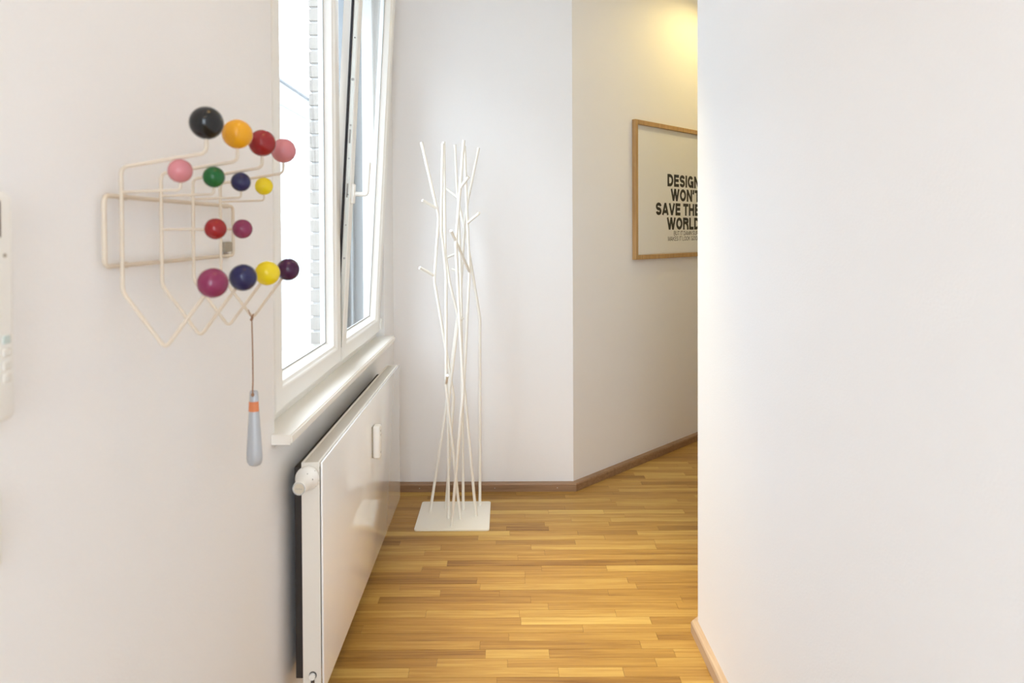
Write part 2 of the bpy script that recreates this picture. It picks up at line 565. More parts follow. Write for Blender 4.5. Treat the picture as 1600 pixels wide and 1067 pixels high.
XS = -0.592
SZ0, SZ1 = 0.866, 2.585
def sash(y0, y1, tilt, opens):
    G = 0.0355
    bm = bmesh.new()
    ring(bm, [(0.0, XS - 0.056), (0.0, XS - 0.004), (0.0015, XS - 0.001), (0.005, XS), (0.052, XS), (0.056, XS - 0.002),
              (0.060, XS - 0.006), (0.067, XS - 0.010), (0.078, XS - G + 0.004), (0.082, XS - G), (0.082, XS - G - 0.006), (0.072, XS - 0.056)], y0, y1, SZ0, SZ1)
    piv = Vector((XS - 0.03, (y0+y1)/2, SZ0))
    T = Matrix.Translation(piv) @ Matrix.Rotation(tilt, 4, 'Y') @ Matrix.Translation(-piv)
    def put(name, b, m, par, sm=False):
        bmesh.ops.transform(b, matrix=T, verts=b.verts[:])
        o = finish(name, b, m, par)
        return sharp_smooth(o) if sm else o
    s = put('sash', bm, M_PVC, win)
    b = bmesh.new(); bx(b, XS - G - 0.0055, XS - G - 0.0005, y0 + 0.079, y1 - 0.079, SZ0 + 0.079, SZ1 - 0.079)
    tag(put('glass_pane', b, M_GLASS, s), 'clear double glazing')
    b = bmesh.new()
    ring(b, [(0.0785, XS - G + 0.002), (0.0835, XS - G + 0.001), (0.0835, XS - G - 0.001), (0.0785, XS - G - 0.001)], y0, y1, SZ0, SZ1)
    put('glazing_seal', b, M_GREYPRINT, s)
    if opens:
        b = bmesh.new()
        ring(b, [(0.0005, XS - 0.0185), (-0.0075, XS - 0.020), (-0.0075, XS - 0.0265), (0.0005, XS - 0.028)], y0, y1, SZ0, SZ1)
        tag(put('gasket', b, M_RUBBER, s), 'black rubber gasket round the sash edge')
        b = bmesh.new()
        bx(b, XS - 0.0165, XS - 0.0035, y0 - 0.0012, y0 + 0.001, SZ0 + 0.05, SZ1 - 0.06, 0.0004, 1)
        hs = put('lock_strip', b, M_STEEL, s)
        for z, r, m in ((1.47, .004, M_DARK), (1.60, .003, M_GREYPRINT), (1.72, .004, M_GREYPRINT), (1.885, .0055, M_GREYPRINT), (2.035, .0025, M_DARK), (1.36, .003, M_GREYPRINT), (1.24, .004, M_GREYPRINT)):
            b = bmesh.new(); lathe(b, [(0, r), (0.0012, r), (0.0016, r*.6)], (XS - 0.010, y0 - 0.001, z), (0, -1, 0), 12)
            put('screw', b, m, hs)
        for z in (1.46, 1.655):
            b = bmesh.new(); bx(b, XS - 0.0135, XS - 0.008, y0 - 0.003, y0 - 0.001, z, z + 0.05, 0.0005, 1)
            put('lock_cam', b, M_GREYPRINT, hs)
        # handle, lever pointing up
        hy, hz = y0 + 0.028, 1.475
        b = bmesh.new(); bx(b, XS - 0.001, XS + 0.011, hy - 0.015, hy + 0.015, hz - 0.036, hz + 0.036, 0.004, 2)
        hd = put('handle', b, M_PLASTIC, s, True)
        b = bmesh.new()
        tube(b, fillet([(XS + 0.010, hy, hz), (XS + 0.054, hy, hz), (XS + 0.056, hy, hz + 0.118)], 0.012, 6), 0.0085, 12)
        put('handle_lever', b, M_PLASTIC, hd, True)
        for z in (SZ0 + 0.012,):
            b = bmesh.new(); lathe(b, [(0, .007), (0.05, .007)], (XS + 0.004, y1 - 0.006, z), (0, 0, 1), 12)
            put('hinge', b, M_PVC, s, True)
sash(1.754, 2.458, 0.0, False)
sash(2.467, 3.203, math.radians(3.2), True)

added_win2 = thing('added_window_2', 'white window added as fill light in the same wall nearer the hallway rear', None, (XW - 0.04, -0.95, 0.838), kind='structure')
bm = bmesh.new()
ring(bm, [(0.0, -0.600), (0.110, -0.600), (0.122, -0.635), (0.122, -0.69), (0.0, -0.69)], VY0, VY1, WZ0, WZ1)
finish('window_frame', bm, M_PVC, added_win2)
box('glass_pane', M_GLASS, added_win2, -0.66, -0.64, VY0 + 0.12, VY1 - 0.12, WZ0 + 0.12, WZ1 - 0.12)  # pane of the side window added as fill light
added_win3 = thing('added_window_3', 'tall white glazed window added as fill light in the rear end wall', None, (0.03, YREAR - 0.05, RZ_0), kind='structure')
bm = bmesh.new()
fw_ = 0.07
bx(bm, RX_0, RX_0 + fw_, YREAR - 0.08, YREAR - 0.02, RZ_0, RZ_1)
bx(bm, RX_1 - fw_, RX_1, YREAR - 0.08, YREAR - 0.02, RZ_0, RZ_1)
bx(bm, RX_0 + fw_, RX_1 - fw_, YREAR - 0.08, YREAR - 0.02, RZ_0, RZ_0 + fw_)
bx(bm, RX_0 + fw_, RX_1 - fw_, YREAR - 0.08, YREAR - 0.02, RZ_1 - fw_, RZ_1)
finish('window_frame', bm, M_PVC, added_win3)
box('glass_pane', M_GLASS, added_win3, RX_0 + fw_, RX_1 - fw_, YREAR - 0.06, YREAR - 0.04, RZ_0 + fw_, RZ_1 - fw_)  # pane of the rear window added as fill light
bm = bmesh.new()
bx(bm, -0.625, -0.524, 1.6915, 3.2335, 0.8135, 0.838)
bx(bm, XW, -0.524, 1.665, 3.24, 0.8135, 0.838)
bmesh.ops.remove_doubles(bm, verts=bm.verts[:], dist=1e-6)
bm.free()
bm = bmesh.new()
prism(bm, [(-0.60, 1.6915), (XW, 1.6915), (XW + 0.0005, 1.665), (-0.524, 1.665), (-0.524, 3.24), (XW + 0.0005, 3.24), (XW, 3.2335), (-0.60, 3.2335)], 0.8135, 0.838)
es = [e for e in bm.edges if all(abs(v.co.x + 0.524) < 1e-4 for v in e.verts)]
bmesh.ops.bevel(bm, geom=es, offset=0.004, segments=3, affect='EDGES')
bm2 = bm
bx(bm2, -0.64, -0.6001, 1.6915, 3.2335, 0.8135, 0.8375)
struct(sharp_smooth(finish('trim_1', bm2, M_SILL)), 'cream white window sill board above the radiator')

# ------------------------------------------------------------------ outside: brick facing, ledge, building opposite, courtyard
bm = bmesh.new()
bx(bm, -0.915, XO, 3.247, 3.62, -3.2, 3.6)
bwall = struct(finish('wall_exterior', bm, M_MORTAR), 'brick facing beside the window outside')
for k in range(-3, 44):
    z0 = k * 0.0665 + 0.003
    bm = bmesh.new()
    ya = 3.238 + random.uniform(-0.001, 0.002)
    split = 3.45 if k % 2 else 3.355
    bx(bm, -0.925 + random.uniform(-.001, .001), XO - 0.001, ya, split, z0, z0 + 0.0555, 0.002, 1)
    finish('brick', bm, M_BRICK, bwall)
bm = bmesh.new()
bx(bm, -0.868, -0.662, 3.226, 3.2351, 0.80, WZ1)
bx(bm, -0.868, -0.662, 1.6899, 1.699, 0.80, WZ1)
bx(bm, -0.868, -0.662, 1.699, 3.226, WZ1 - 0.009, WZ1 + 0.0001)
struct(finish('trim_2', bm, M_REVEAL), 'grey painted lining of the window opening outside')
bm = bmesh.new()
for ya, yb in ((3.196, 3.226), (1.699, 1.729)):
    bx(bm, -0.752, -0.742, ya, yb, 0.805, WZ1 - 0.01)
    bx(bm, -0.722, -0.712, ya, yb, 0.805, WZ1 - 0.01)
struct(finish('trim_3', bm, M_REVEAL), 'grey guide rails in the window opening outside')
box('window_ledge', M_STEEL, None, -0.99, -0.69, 1.66, 3.23, 0.796, 0.803)
tag(bpy.data.objects['window_ledge'], 'metal ledge outside under the window', 'window ledge', None, 'structure')

gr = bmesh.new(); bx(gr, -40, -0.93, -30, 80, -3.35, -3.2)
struct(finish('ground', gr, M_GROUND), 'pale courtyard paving outside the window')
XF = -7.0
bld = thing('building', 'pale rendered building across the courtyard seen through the window', 'building', (XF, 24.0, -3.2))
box('facade', M_CLAD, bld, XF - 5, XF, -40.0, 60.0, -3.2, 6.0)
box('cornice', M_CLAD, bld, XF - 0.02, XF + 0.10, -40.0, 60.0, 5.28, 5.42)
box('string_course', M_CLAD, bld, XF - 0.02, XF + 0.06, -40.0, 60.0, 1.42, 1.56)
bm = bmesh.new()
for f_ in (0,):
    v = [bm.verts.new(p) for p in ((XF + 0.25, -40, 5.95), (XF + 0.25, 60, 5.95), (XF - 3, 60, 7.4), (XF - 3, -40, 7.4), (XF + 0.25, -40, 6.05), (XF + 0.25, 60, 6.05), (XF - 3, 60, 7.5), (XF - 3, -40, 7.5))]
    for q in ((0,1,2,3), (4,5,6,7), (0,1,5,4), (1,2,6,5), (2,3,7,6), (3,0,4,7)):
        bm.faces.new([v[i] for i in q])
finish('roof', bm, mat('zinc_roof', (0.30, 0.32, 0.34), 0.6, vary=0.04), bld)
for i in range(9):
    yw = 16.9 + i * 2.75
    for z0, z1 in ((2.75, 4.8), (-0.35, 1.25)):
        bm = bmesh.new()
        ring(bm, [(0, XF - 0.05), (0, XF + 0.03), (0.09, XF + 0.03), (0.09, XF - 0.05)], yw, yw + 1.25, z0, z1)
        w_ = finish('window', bm, M_FARWIN, bld)
        zs = z1 - (z1 - z0) * 0.33
        bm = bmesh.new(); bx(bm, XF - 0.05, XF + 0.02, yw + 0.09, yw + 1.16, zs - 0.035, zs + 0.035)
        bx(bm, XF - 0.05, XF + 0.02, yw + 0.595, yw + 0.655, z0 + 0.09, zs - 0.035)
        finish('glazing_bar', bm, M_FARWIN, w_)
        bm = bmesh.new(); bx(bm, XF - 0.02, XF + 0.004, yw + 0.085, yw + 1.165, z0 + 0.085, z1 - 0.085)
        finish('pane', bm, M_FARPANE, w_)

# ------------------------------------------------------------------ radiator
RX0, RX1, RY0, RY1, RZ0, RZ1 = -0.523, -0.468, 1.735, 3.0, 0.155, 0.746
rad = thing('radiator', 'white flat-front panel radiator under the window sill', 'radiator', ((RX0 + RX1) / 2, (RY0 + RY1) / 2, RZ0))
box('front_panel', M_RAD, rad, RX1 - 0.006, RX1, RY0, RY1, RZ0, RZ1, 0.002, 2)
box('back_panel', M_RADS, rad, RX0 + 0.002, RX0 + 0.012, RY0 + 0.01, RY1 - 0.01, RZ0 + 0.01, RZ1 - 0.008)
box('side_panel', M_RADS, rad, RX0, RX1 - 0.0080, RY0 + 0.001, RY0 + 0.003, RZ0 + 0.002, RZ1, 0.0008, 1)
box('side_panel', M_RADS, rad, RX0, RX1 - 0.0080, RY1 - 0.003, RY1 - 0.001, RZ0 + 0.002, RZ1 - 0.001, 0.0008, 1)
bm = bmesh.new()
bx(bm, RX0, RX0 + 0.006, RY0 + 0.003, RY1 - 0.003, RZ1 - 0.014, RZ1, 0.001, 1)
bx(bm, RX1 - 0.0140, RX1 - 0.0080, RY0 + 0.003, RY1 - 0.003, RZ1 - 0.014, RZ1, 0.001, 1)
M_GRILLE = mat('radiator_grille', (0.70, 0.655, 0.575), 0.55, vary=0.01)
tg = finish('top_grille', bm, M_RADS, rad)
bm = bmesh.new()
yy = RY0 + 0.010
while yy < RY1 - 0.008:
    bx(bm, RX0 + 0.006, RX1 - 0.0140, yy, yy + 0.0048, RZ1 - 0.008, RZ1 - 0.002)
    yy += 0.0082
sl = finish('grille_slats', bm, M_GRILLE, tg)
sl['kind'] = 'stuff'
bm = bmesh.new()
bx(bm, RX0 + 0.012, RX1 - 0.0140, RY0 + 0.02, RY1 - 0.02, RZ0 + 0.05, RZ1 - 0.05)
finish('convector_core', bm, mat('convector_grey', (0.55, 0.53, 0.49), 0.6), rad)
box('gap_shade_panel', mat('painted_gap_shade', (0.045, 0.036, 0.032), 0.8), rad, -0.556, RX0 + 0.001, RY0 + 0.05, RY1 - 0.05, RZ0 + 0.003, RZ1 - 0.03)  # near-black panel painting the shade in the gap between radiator and wall
for yb in (1.95, 2.80):
    box('wall_bracket', M_RADS, rad, XW, RX0 + 0.003, yb, yb + 0.03, 0.25, 0.68, 0.001, 1)
# thermostat head, axis towards the room's entrance
tx, tz = -0.5035, 0.7105
th = lathe_obj('thermostat_head', M_PLASTIC, rad, [(0, .024), (.004, .0285), (.010, .0302), (.016, .0304), (.021, .0290), (.030, .0225), (.038, .0192), (.074, .0170), (.079, .0163)], (tx, RY0 + 0.001, tz), (-0.02, -1, -0.03), 40)
ax = Vector((-0.02, -1, -0.03)).normalized()
base_p = Vector((tx, RY0 + 0.001, tz))
lathe_obj('end_cap', mat('cap_beige', (0.62, 0.56, 0.45), 0.5), th, [(0, .0128), (.0012, .0128), (.0018, .0120)], base_p + ax * 0.0785, ax, 32)
u_ = Vector((1, 0, 0)); u_ = (u_ - ax * u_.dot(ax)).normalized(); v_ = u_.cross(ax) * -1
v_ = Vector((0, 0, 1)); v_ = (v_ - ax * v_.dot(ax)).normalized()
for k in range(26):
    a = 2 * PI * k / 26
    c = base_p + ax * 0.0786 + (math.cos(a) * u_ + math.sin(a) * v_) * 0.0146
    bm = bmesh.new()
    lathe(bm, [(0, .0009), (.0016, .0009)], c, ax, 6)
    finish('vent_slot', bm, M_DARK, th)
rot = Matrix((u_, v_, -ax * -1)).transposed().to_4x4()
rot = Matrix(((u_.x, v_.x, ax.x), (u_.y, v_.y, ax.y), (u_.z, v_.z, ax.z))).to_4x4()
text_obj('maker_name', 'Danfoss', M_GREYPRINT, th, Matrix.Translation(base_p + ax * 0.0803 - v_ * 0.0018) @ rot @ Matrix.Shear('XY', 4, (0.25, 0)) , 0.0062, 0.85, 0.0, 'CENTER', 0.0001)
for a, d, r in ((70, .034, .0014), (15, .034, .0017), (45, .018, .0012), (-8, .017, .0012), (-38, .018, .0012), (110, .018, .0012), (140, .02, .0012)):
    an = math.radians(a)
    rad_ = .0208 if d > .03 else .0300
    c = base_p + ax * d + (math.cos(an) * u_ + math.sin(an) * v_) * (rad_ - 0.0006)
    bm = bmesh.new(); lathe(bm, [(0, r), (.001, r)], c, math.cos(an) * u_ + math.sin(an) * v_, 8)
    finish('scale_mark', bm, M_DARK if d > .03 else M_GREYPRINT, th)
# vent plug low on the side
vp = lathe_obj('plug_recess', M_DARK, rad, [(0, .0098), (.0012, .0098)], (-0.4975, RY0 + 0.0012, 0.198), (0, -1, 0), 28)
lathe_obj('plug', M_PLASTIC, vp, [(0, .0082), (.006, .0080), (.007, .007)], (-0.4985, RY0, 0.1965), (0, -1, 0), 28)
box('plug_slot', M_DARK, vp, -0.5025, -0.4935, RY0 - 0.0005, RY0 + 0.0012, 0.178, 0.188)
# heat meter on the front
bm = bmesh.new()
bx(bm, RX1 + 0.0035, RX1 + 0.028, 2.372, 2.412, 0.540, 0.655, 0.007, 4)
hm = sharp_smooth(finish('heat_meter', bm, M_PLASTIC, rad))
box('back_plate', M_TAUPE, hm, RX1 - 0.001, RX1 + 0.0045, 2.374, 2.410, 0.543, 0.651, 0.001, 1)
for z, h in ((0.632, .006), (0.618, .004), (0.556, .006)):
    box('meter_print', M_GREYPRINT, hm, RX1 + 0.0276, RX1 + 0.0283, 2.385, 2.395, z, z + h)

# ------------------------------------------------------------------ wire coat rack with wooden balls
Y4 = [0.9955, 1.1105, 1.2240, 1.3415]
rack = thing('coat_rack', 'cream wire wall rack with fourteen coloured wooden balls', 'coat rack', (XW, 1.19, 1.16))
XI = -0.5585
fr_pts = fillet([(-0.5645, 1.19, 1.388), (-0.5645, 0.962, 1.388), (-0.5645, 0.962, 1.287), (-0.5645, 1.418, 1.287), (-0.5645, 1.418, 1.388), (-0.5645, 1.191, 1.388)], 0.012, 6)
tube_obj('wall_frame', M_WIRE, rack, fr_pts, 0.0033, 10, True)
for yk in (1.02, 1.395):
    for zk in (1.287, 1.388):
        lathe_obj('wall_spacer', M_WIRE, rack, [(0, .0045), (.0105, .0045)], (XW, yk, zk), (1, 0, 0), 14)
box('mounting_clip', M_TAUPE, rack, XW, -0.5655, 1.380, 1.4165, 1.295, 1.315, 0.001, 1)
def lacquer(name, c): return mat('lacquer_' + name, c, 0.17, vary=0.03, bscale=60, spec=0.42)
BLACK = lacquer('black', (0.010, 0.010, 0.011)); AMBER = lacquer('amber', (0.74, 0.34, 0.010)); RED = lacquer('red', (0.27, 0.012, 0.015))
PINK = lacquer('pink', (0.55, 0.20, 0.22)); GREEN = lacquer('green', (0.008, 0.115, 0.025)); NAVY = lacquer('navy', (0.016, 0.016, 0.075))
YELLOW = lacquer('yellow', (0.76, 0.58, 0.010)); MAG = lacquer('magenta', (0.22, 0.026, 0.08)); PLUM = lacquer('plum', (0.050, 0.008, 0.045))
for i, y in enumerate(Y4):
    pts = fillet([(-0.434, y, 1.478), (-0.434, y, 1.4505), (XI, y, 1.4305), (XI, y, 1.249), (-0.497, y, 1.166), (-0.4275, y, 1.258)], 0.010, 6)
    tube_obj('hook_wire', M_WIRE, rack, pts, 0.0028, 10)
    c = ((BLACK, 'black ball'), (AMBER, 'amber yellow ball'), (RED, 'red ball'), (PINK, 'pink ball'))[i]
    tag(sphere_obj('ball', c[0], rack, (-0.4335, y, 1.4942), 0.0238), c[1])
    c = ((MAG, 'magenta ball'), (NAVY, 'navy ball'), (YELLOW, 'yellow ball'), (PLUM, 'dark plum ball'))[i]
    tag(sphere_obj('ball', c[0], rack, (-0.4265, y, 1.2612), 0.0219), c[1])
    pts = fillet([(-0.4725, y, 1.415), (-0.4725, y, 1.397), (XI, y, 1.3945)], 0.006, 5)
    tube_obj('short_hook', M_WIRE, rack, pts, 0.0020, 8)
    c = ((PINK, 'small pink ball'), (GREEN, 'small green ball'), (NAVY, 'small navy ball'), (YELLOW, 'small yellow ball'))[i]
    tag(sphere_obj('ball', c[0], rack, (-0.4725, y, 1.4248), 0.0172), c[1])
for i, c in ((1, (RED, 'small red ball')), (2, (MAG, 'small magenta ball'))):
    tube_obj('short_hook', M_WIRE, rack, [(-0.480, Y4[i], 1.3405), (XI, Y4[i], 1.3400)], 0.0020, 8)
    tag(sphere_obj('ball', c[0], rack, (-0.4705, Y4[i], 1.3408), 0.0174), c[1])

# ------------------------------------------------------------------ shoehorn on its cord
hx, hy = -0.4965, Y4[3]
horn = thing('shoehorn', 'grey shoehorn with orange label hanging from the wire rack', 'shoehorn', (hx, hy, 0.873))
def horn_section(bm, z, w, curve, t, n=10):
    out = []
    a = math.radians(curve)
    R = w / math.sin(a)
    for k in range(n + 1):
        s = -a + 2 * a * k / n
        out.append((hx + R * math.sin(s), hy + R * math.cos(a) * 0 - (R * math.cos(s) - R * math.cos(a)) * 1.0, z))
    return out
bm = bmesh.new()
zs = [1.0235, 1.0225, 1.019, 1.01, 0.99, 0.965, 0.94, 0.918, 0.900, 0.888, 0.880, 0.8755, 0.8735]
ws = [0.004, 0.0066, 0.0082, 0.0088, 0.0096, 0.0112, 0.0128, 0.0142, 0.0152, 0.0154, 0.0142, 0.0112, 0.006]
rows = []
for z, w in zip(zs, ws):
    cv = 62 if w > 0.007 else 40
    rows.append(horn_section(bm, z, w, cv, 0.001))
F = [[bm.verts.new(p) for p in r] for r in rows]
Bk = [[bm.verts.new((p[0] * 1.0, p[1] + 0.0016, p[2])) for p in r] for r in rows]
nn = len(F[0])
for i in range(len(F) - 1):
    for k in range(nn - 1):
        bm.faces.new((F[i][k], F[i][k+1], F[i+1][k+1], F[i+1][k]))
        bm.faces.new((Bk[i][k], Bk[i+1][k], Bk[i+1][k+1], Bk[i][k+1]))
    bm.faces.new((F[i][0], F[i+1][0], Bk[i+1][0], Bk[i][0]))
    bm.faces.new((F[i][-1], Bk[i][-1], Bk[i+1][-1], F[i+1][-1]))
for r_ in (0, -1):
    for k in range(nn - 1):
        bm.faces.new((F[r_][k], F[r_][k+1], Bk[r_][k+1], Bk[r_][k]))
body = sharp_smooth(finish('body', bm, M_HORN, horn), 50)
bm = bmesh.new()
rws = []
for z, w in ((1.0015, 0.00945), (0.992, 0.0099), (0.982, 0.0104)):
    rws.append([bm.verts.new((p[0], p[1] - 0.0006, p[2])) for p in horn_section(bm, z, w, 66, 0.001)])
for A, B in zip(rws[:-1], rws[1:]):
    for k in range(len(A) - 1):
        bm.faces.new((A[k], A[k+1], B[k+1], B[k]))
sharp_smooth(finish('label_band', bm, M_ORANGE, horn), 60)
bm = bmesh.new()
tube(bm, fillet([(hx + 0.0015, hy - 0.0045, 1.0135), (hx + 0.001, hy - 0.009, 1.021), (hx - 0.0002, hy - 0.003, 1.04), (hx - 0.001, hy - 0.001, 1.10), (hx - 0.0012, hy - 0.0028, 1.160)], 0.004, 4), 0.0013, 8)
tube(bm, [(hx - 0.0012 + 0.0048 * math.cos(a) * 0.55, hy + 0.0052 * math.sin(a), 1.1675 + 0.0062 * math.cos(a)) for a in [2*PI*k/16 for k in range(16)]], 0.0012, 7, True)
tube(bm, [(hx - 0.001, hy - 0.004, 1.1665), (hx - 0.004, hy - 0.007, 1.176), (hx - 0.0065, hy - 0.006, 1.183)], 0.0009, 6)
tube(bm, [(hx + 0.0, hy - 0.004, 1.1665), (hx + 0.003, hy - 0.007, 1.174)], 0.0009, 6)
sharp_smooth(finish('cord', bm, M_CORD, horn), 60)
lathe_obj('cord_knot', M_CORD, horn, [(-.0032, .0006), (-.002, .0024), (0, .0031), (.002, .0024), (.0032, .0006)], (hx - 0.0012, hy - 0.0048, 1.1635), (0, 0, 1), 12, 80)
lathe_obj('cord_knot', M_CORD, horn, [(-.004, .0008), (-.002, .003), (.001, .0032), (.004, .0010)], (hx + 0.0012, hy - 0.0090, 1.0165), (0, 0, 1), 12, 80)

# ------------------------------------------------------------------ intercom and switch on the left wall
ic = thing('intercom', 'white wall intercom panel beside the coat rack', 'intercom', (XW, 0.70, 1.125))
box('housing', M_PLASTIC, ic, XW, -0.555, 0.620, 0.7735, 1.1255, 1.382, 0.008, 4)
box('display', mat('dark_display', (0.10, 0.065, 0.045), 0.2), ic, -0.556, -0.5542, 0.645, 0.7515, 1.331, 1.371, 0.0006, 1)
lathe_obj('microphone_hole', M_TAUPE, ic, [(0, .0022), (.0006, .0022)], (-0.5549, 0.757, 1.3108), (1, 0, 0), 14)
for z, c in ((1.217, M_STEEL), (1.2025, M_PLASTIC), (1.188, M_PLASTIC), (1.174, M_PLASTIC)):
    box('button', mat('button_teal', (0.55, 0.64, 0.62), 0.4) if z > 1.21 else mat('button_grey', (0.74, 0.72, 0.67), 0.4), ic, -0.556, -0.5538, 0.752, 0.7635, z - 0.0045, z + 0.0045, 0.0008, 1)
sw = thing('light_switch', 'cream light switch below the intercom', 'switch', (XW, 0.72, 0.97))
box('plate', M_PLASTIC, sw, XW, -0.566, 0.682, 0.7625, 0.965, 1.0455, 0.003, 3)
box('rocker', M_SILL, sw, -0.567, -0.5635, 0.694, 0.7505, 0.977, 1.0335, 0.002, 2)

# ------------------------------------------------------------------ coat stand of bent rods
st = thing('coat_stand', 'white metal coat stand of bent branching rods on a flat plate', 'coat stand', (-0.243, 3.177, 0))
bm = bmesh.new()
pl = []
for cx_, cy_, a0 in ((-0.076 - .012, 3.336 - .012, 0), (-0.411 + .012, 3.336 - .012, 90), (-0.411 + .012, 3.018 + .012, 180), (-0.076 - .012, 3.018 + .012, 270)):
    for k in range(5):
        a = math.radians(a0 + 22.5 * k)
        pl.append((cx_ + 0.012 * math.cos(a), cy_ + 0.012 * math.sin(a)))
prism(bm, pl, 0.0008, 0.0068)
finish('base_plate', bm, M_STAND, st)
RODS = [
 [(-0.372, 3.06, 1.733), (-0.3, 3.1, 1.398), (-0.326, 3.134, 1.111), (-0.244, 3.196, 0.559), (-0.289, 3.256, 0.006)],
 [(-0.283, 3.13, 1.735), (-0.292, 3.13, 1.352), (-0.271, 3.131, 1.132), (-0.274, 3.131, 0.622), (-0.212, 3.132, 0.006)],
 [(-0.284, 3.2, 1.752), (-0.28, 3.182, 1.233), (-0.26, 3.177, 1.099), (-0.218, 3.171, 0.926), (-0.268, 3.158, 0.53), (-0.267, 3.139, 0.006)],
 [(-0.18, 3.02, 1.735), (-0.219, 3.03, 1.275), (-0.204, 3.037, 0.944), (-0.189, 3.044, 0.63), (-0.247, 3.057, 0.006)],
 [(-0.246, 3.38, 1.761), (-0.234, 3.366, 1.504), (-0.18, 3.353, 1.249), (-0.125, 3.334, 0.911), (-0.127, 3.284, 0.006)],
 [(-0.128, 3.37, 1.743), (-0.181, 3.347, 1.487), (-0.197, 3.338, 1.384), (-0.217, 3.306, 1.027), (-0.286, 3.257, 0.489), (-0.36, 3.212, 0.006)],
 [(-0.189, 3.22, 1.734), (-0.168, 3.202, 1.139), (-0.195, 3.185, 0.618), (-0.141, 3.166, 0.006)],
 [(-0.225, 3.3, 1.408), (-0.214, 3.288, 1.152), (-0.208, 3.255, 0.48), (-0.204, 3.232, 0.006)]]
ROD_R = 0.0068
rods = []
for r in RODS:
    rods.append(tube_obj('rod', M_STAND, st, fillet(r, 0.02, 5), ROD_R, 12))
PEGS = [(0, (-0.309, 3.095, 1.437), (-0.368, 3.05, 1.472)),
        (0, (-0.325, 3.133, 1.130), (-0.386, 3.08, 1.170)),
        (3, (-0.198, 3.026, 1.523), (-0.158, 2.99, 1.571)),
        (6, (-0.177, 3.208, 1.371), (-0.117, 3.17, 1.419)),
        (4, (-0.235, 3.367, 1.500), (-0.290, 3.40, 1.545)),
        (6, (-0.168, 3.202, 1.143), (-0.236, 2.98, 1.336)),
        (7, (-0.217, 3.291, 1.235), (-0.285, 3.37, 1.205)),
        (7, (-0.213, 3.287, 1.135), (-0.256, 3.33, 1.150)),
        (2, (-0.219, 3.171, 0.915), (-0.200, 3.20, 0.925)),
        (1, (-0.274, 3.131, 0.635), (-0.259, 3.03, 0.692))]
for k, a, b in PEGS:
    tube_obj('peg', M_STAND, rods[k], [a, b], ROD_R, 12)

# ------------------------------------------------------------------ framed poster on the slanting wall
def wp(s, d, z):   # along the wall from its corner, off the wall, height
    return Vector((AX + DX * s + NX * d, AY + DY * s + NY * d, z))
MW = Matrix(((DX, 0, NX, AX), (DY, 0, NY, AY), (0, 1, 0, 0), (0, 0, 0, 1)))   # local x along wall, y up, z off the wall
S0, S1, Z0, Z1, FW = 0.517, 1.585, 1.167, 1.959, 0.025
pc = wp((S0 + S1) / 2, 0, Z0)
post = thing('framed_poster', 'framed typographic poster in a thin oak frame on the slanting wall', 'poster', pc)
def wbox(name, m, par, s0, s1, z0, z1, d0, d1, bev=0):
    bm = bmesh.new()
    bx(bm, s0, s1, z0, z1, d0, d1, bev, 1)
    bmesh.ops.transform(bm, matrix=MW, verts=bm.verts[:])
    return finish(name, bm, m, par)
wbox('backing_board', mat('mount_board', (0.86, 0.84, 0.80), 0.8), post, S0 + 0.01, S1 - 0.01, Z0 + 0.01, Z1 - 0.01, 0.002, 0.008)
wbox('frame_rail', M_FRAME, post, S0, S0 + FW, Z0, Z1, 0.001, 0.026, 0.0015)
wbox('frame_rail', M_FRAME, post, S1 - FW, S1, Z0, Z1, 0.001, 0.026, 0.0015)
wbox('frame_rail', M_FRAME, post, S0 + FW, S1 - FW, Z1 - FW, Z1, 0.001, 0.026, 0.0015)
wbox('frame_rail', M_FRAME, post, S0 + FW, S1 - FW, Z0, Z0 + FW, 0.001, 0.026, 0.0015)
prn = wbox('poster_sheet', M_PAPER, post, S0 + 0.035, S1 - 0.035, Z0 + 0.03, Z1 - 0.052, 0.008, 0.0095)
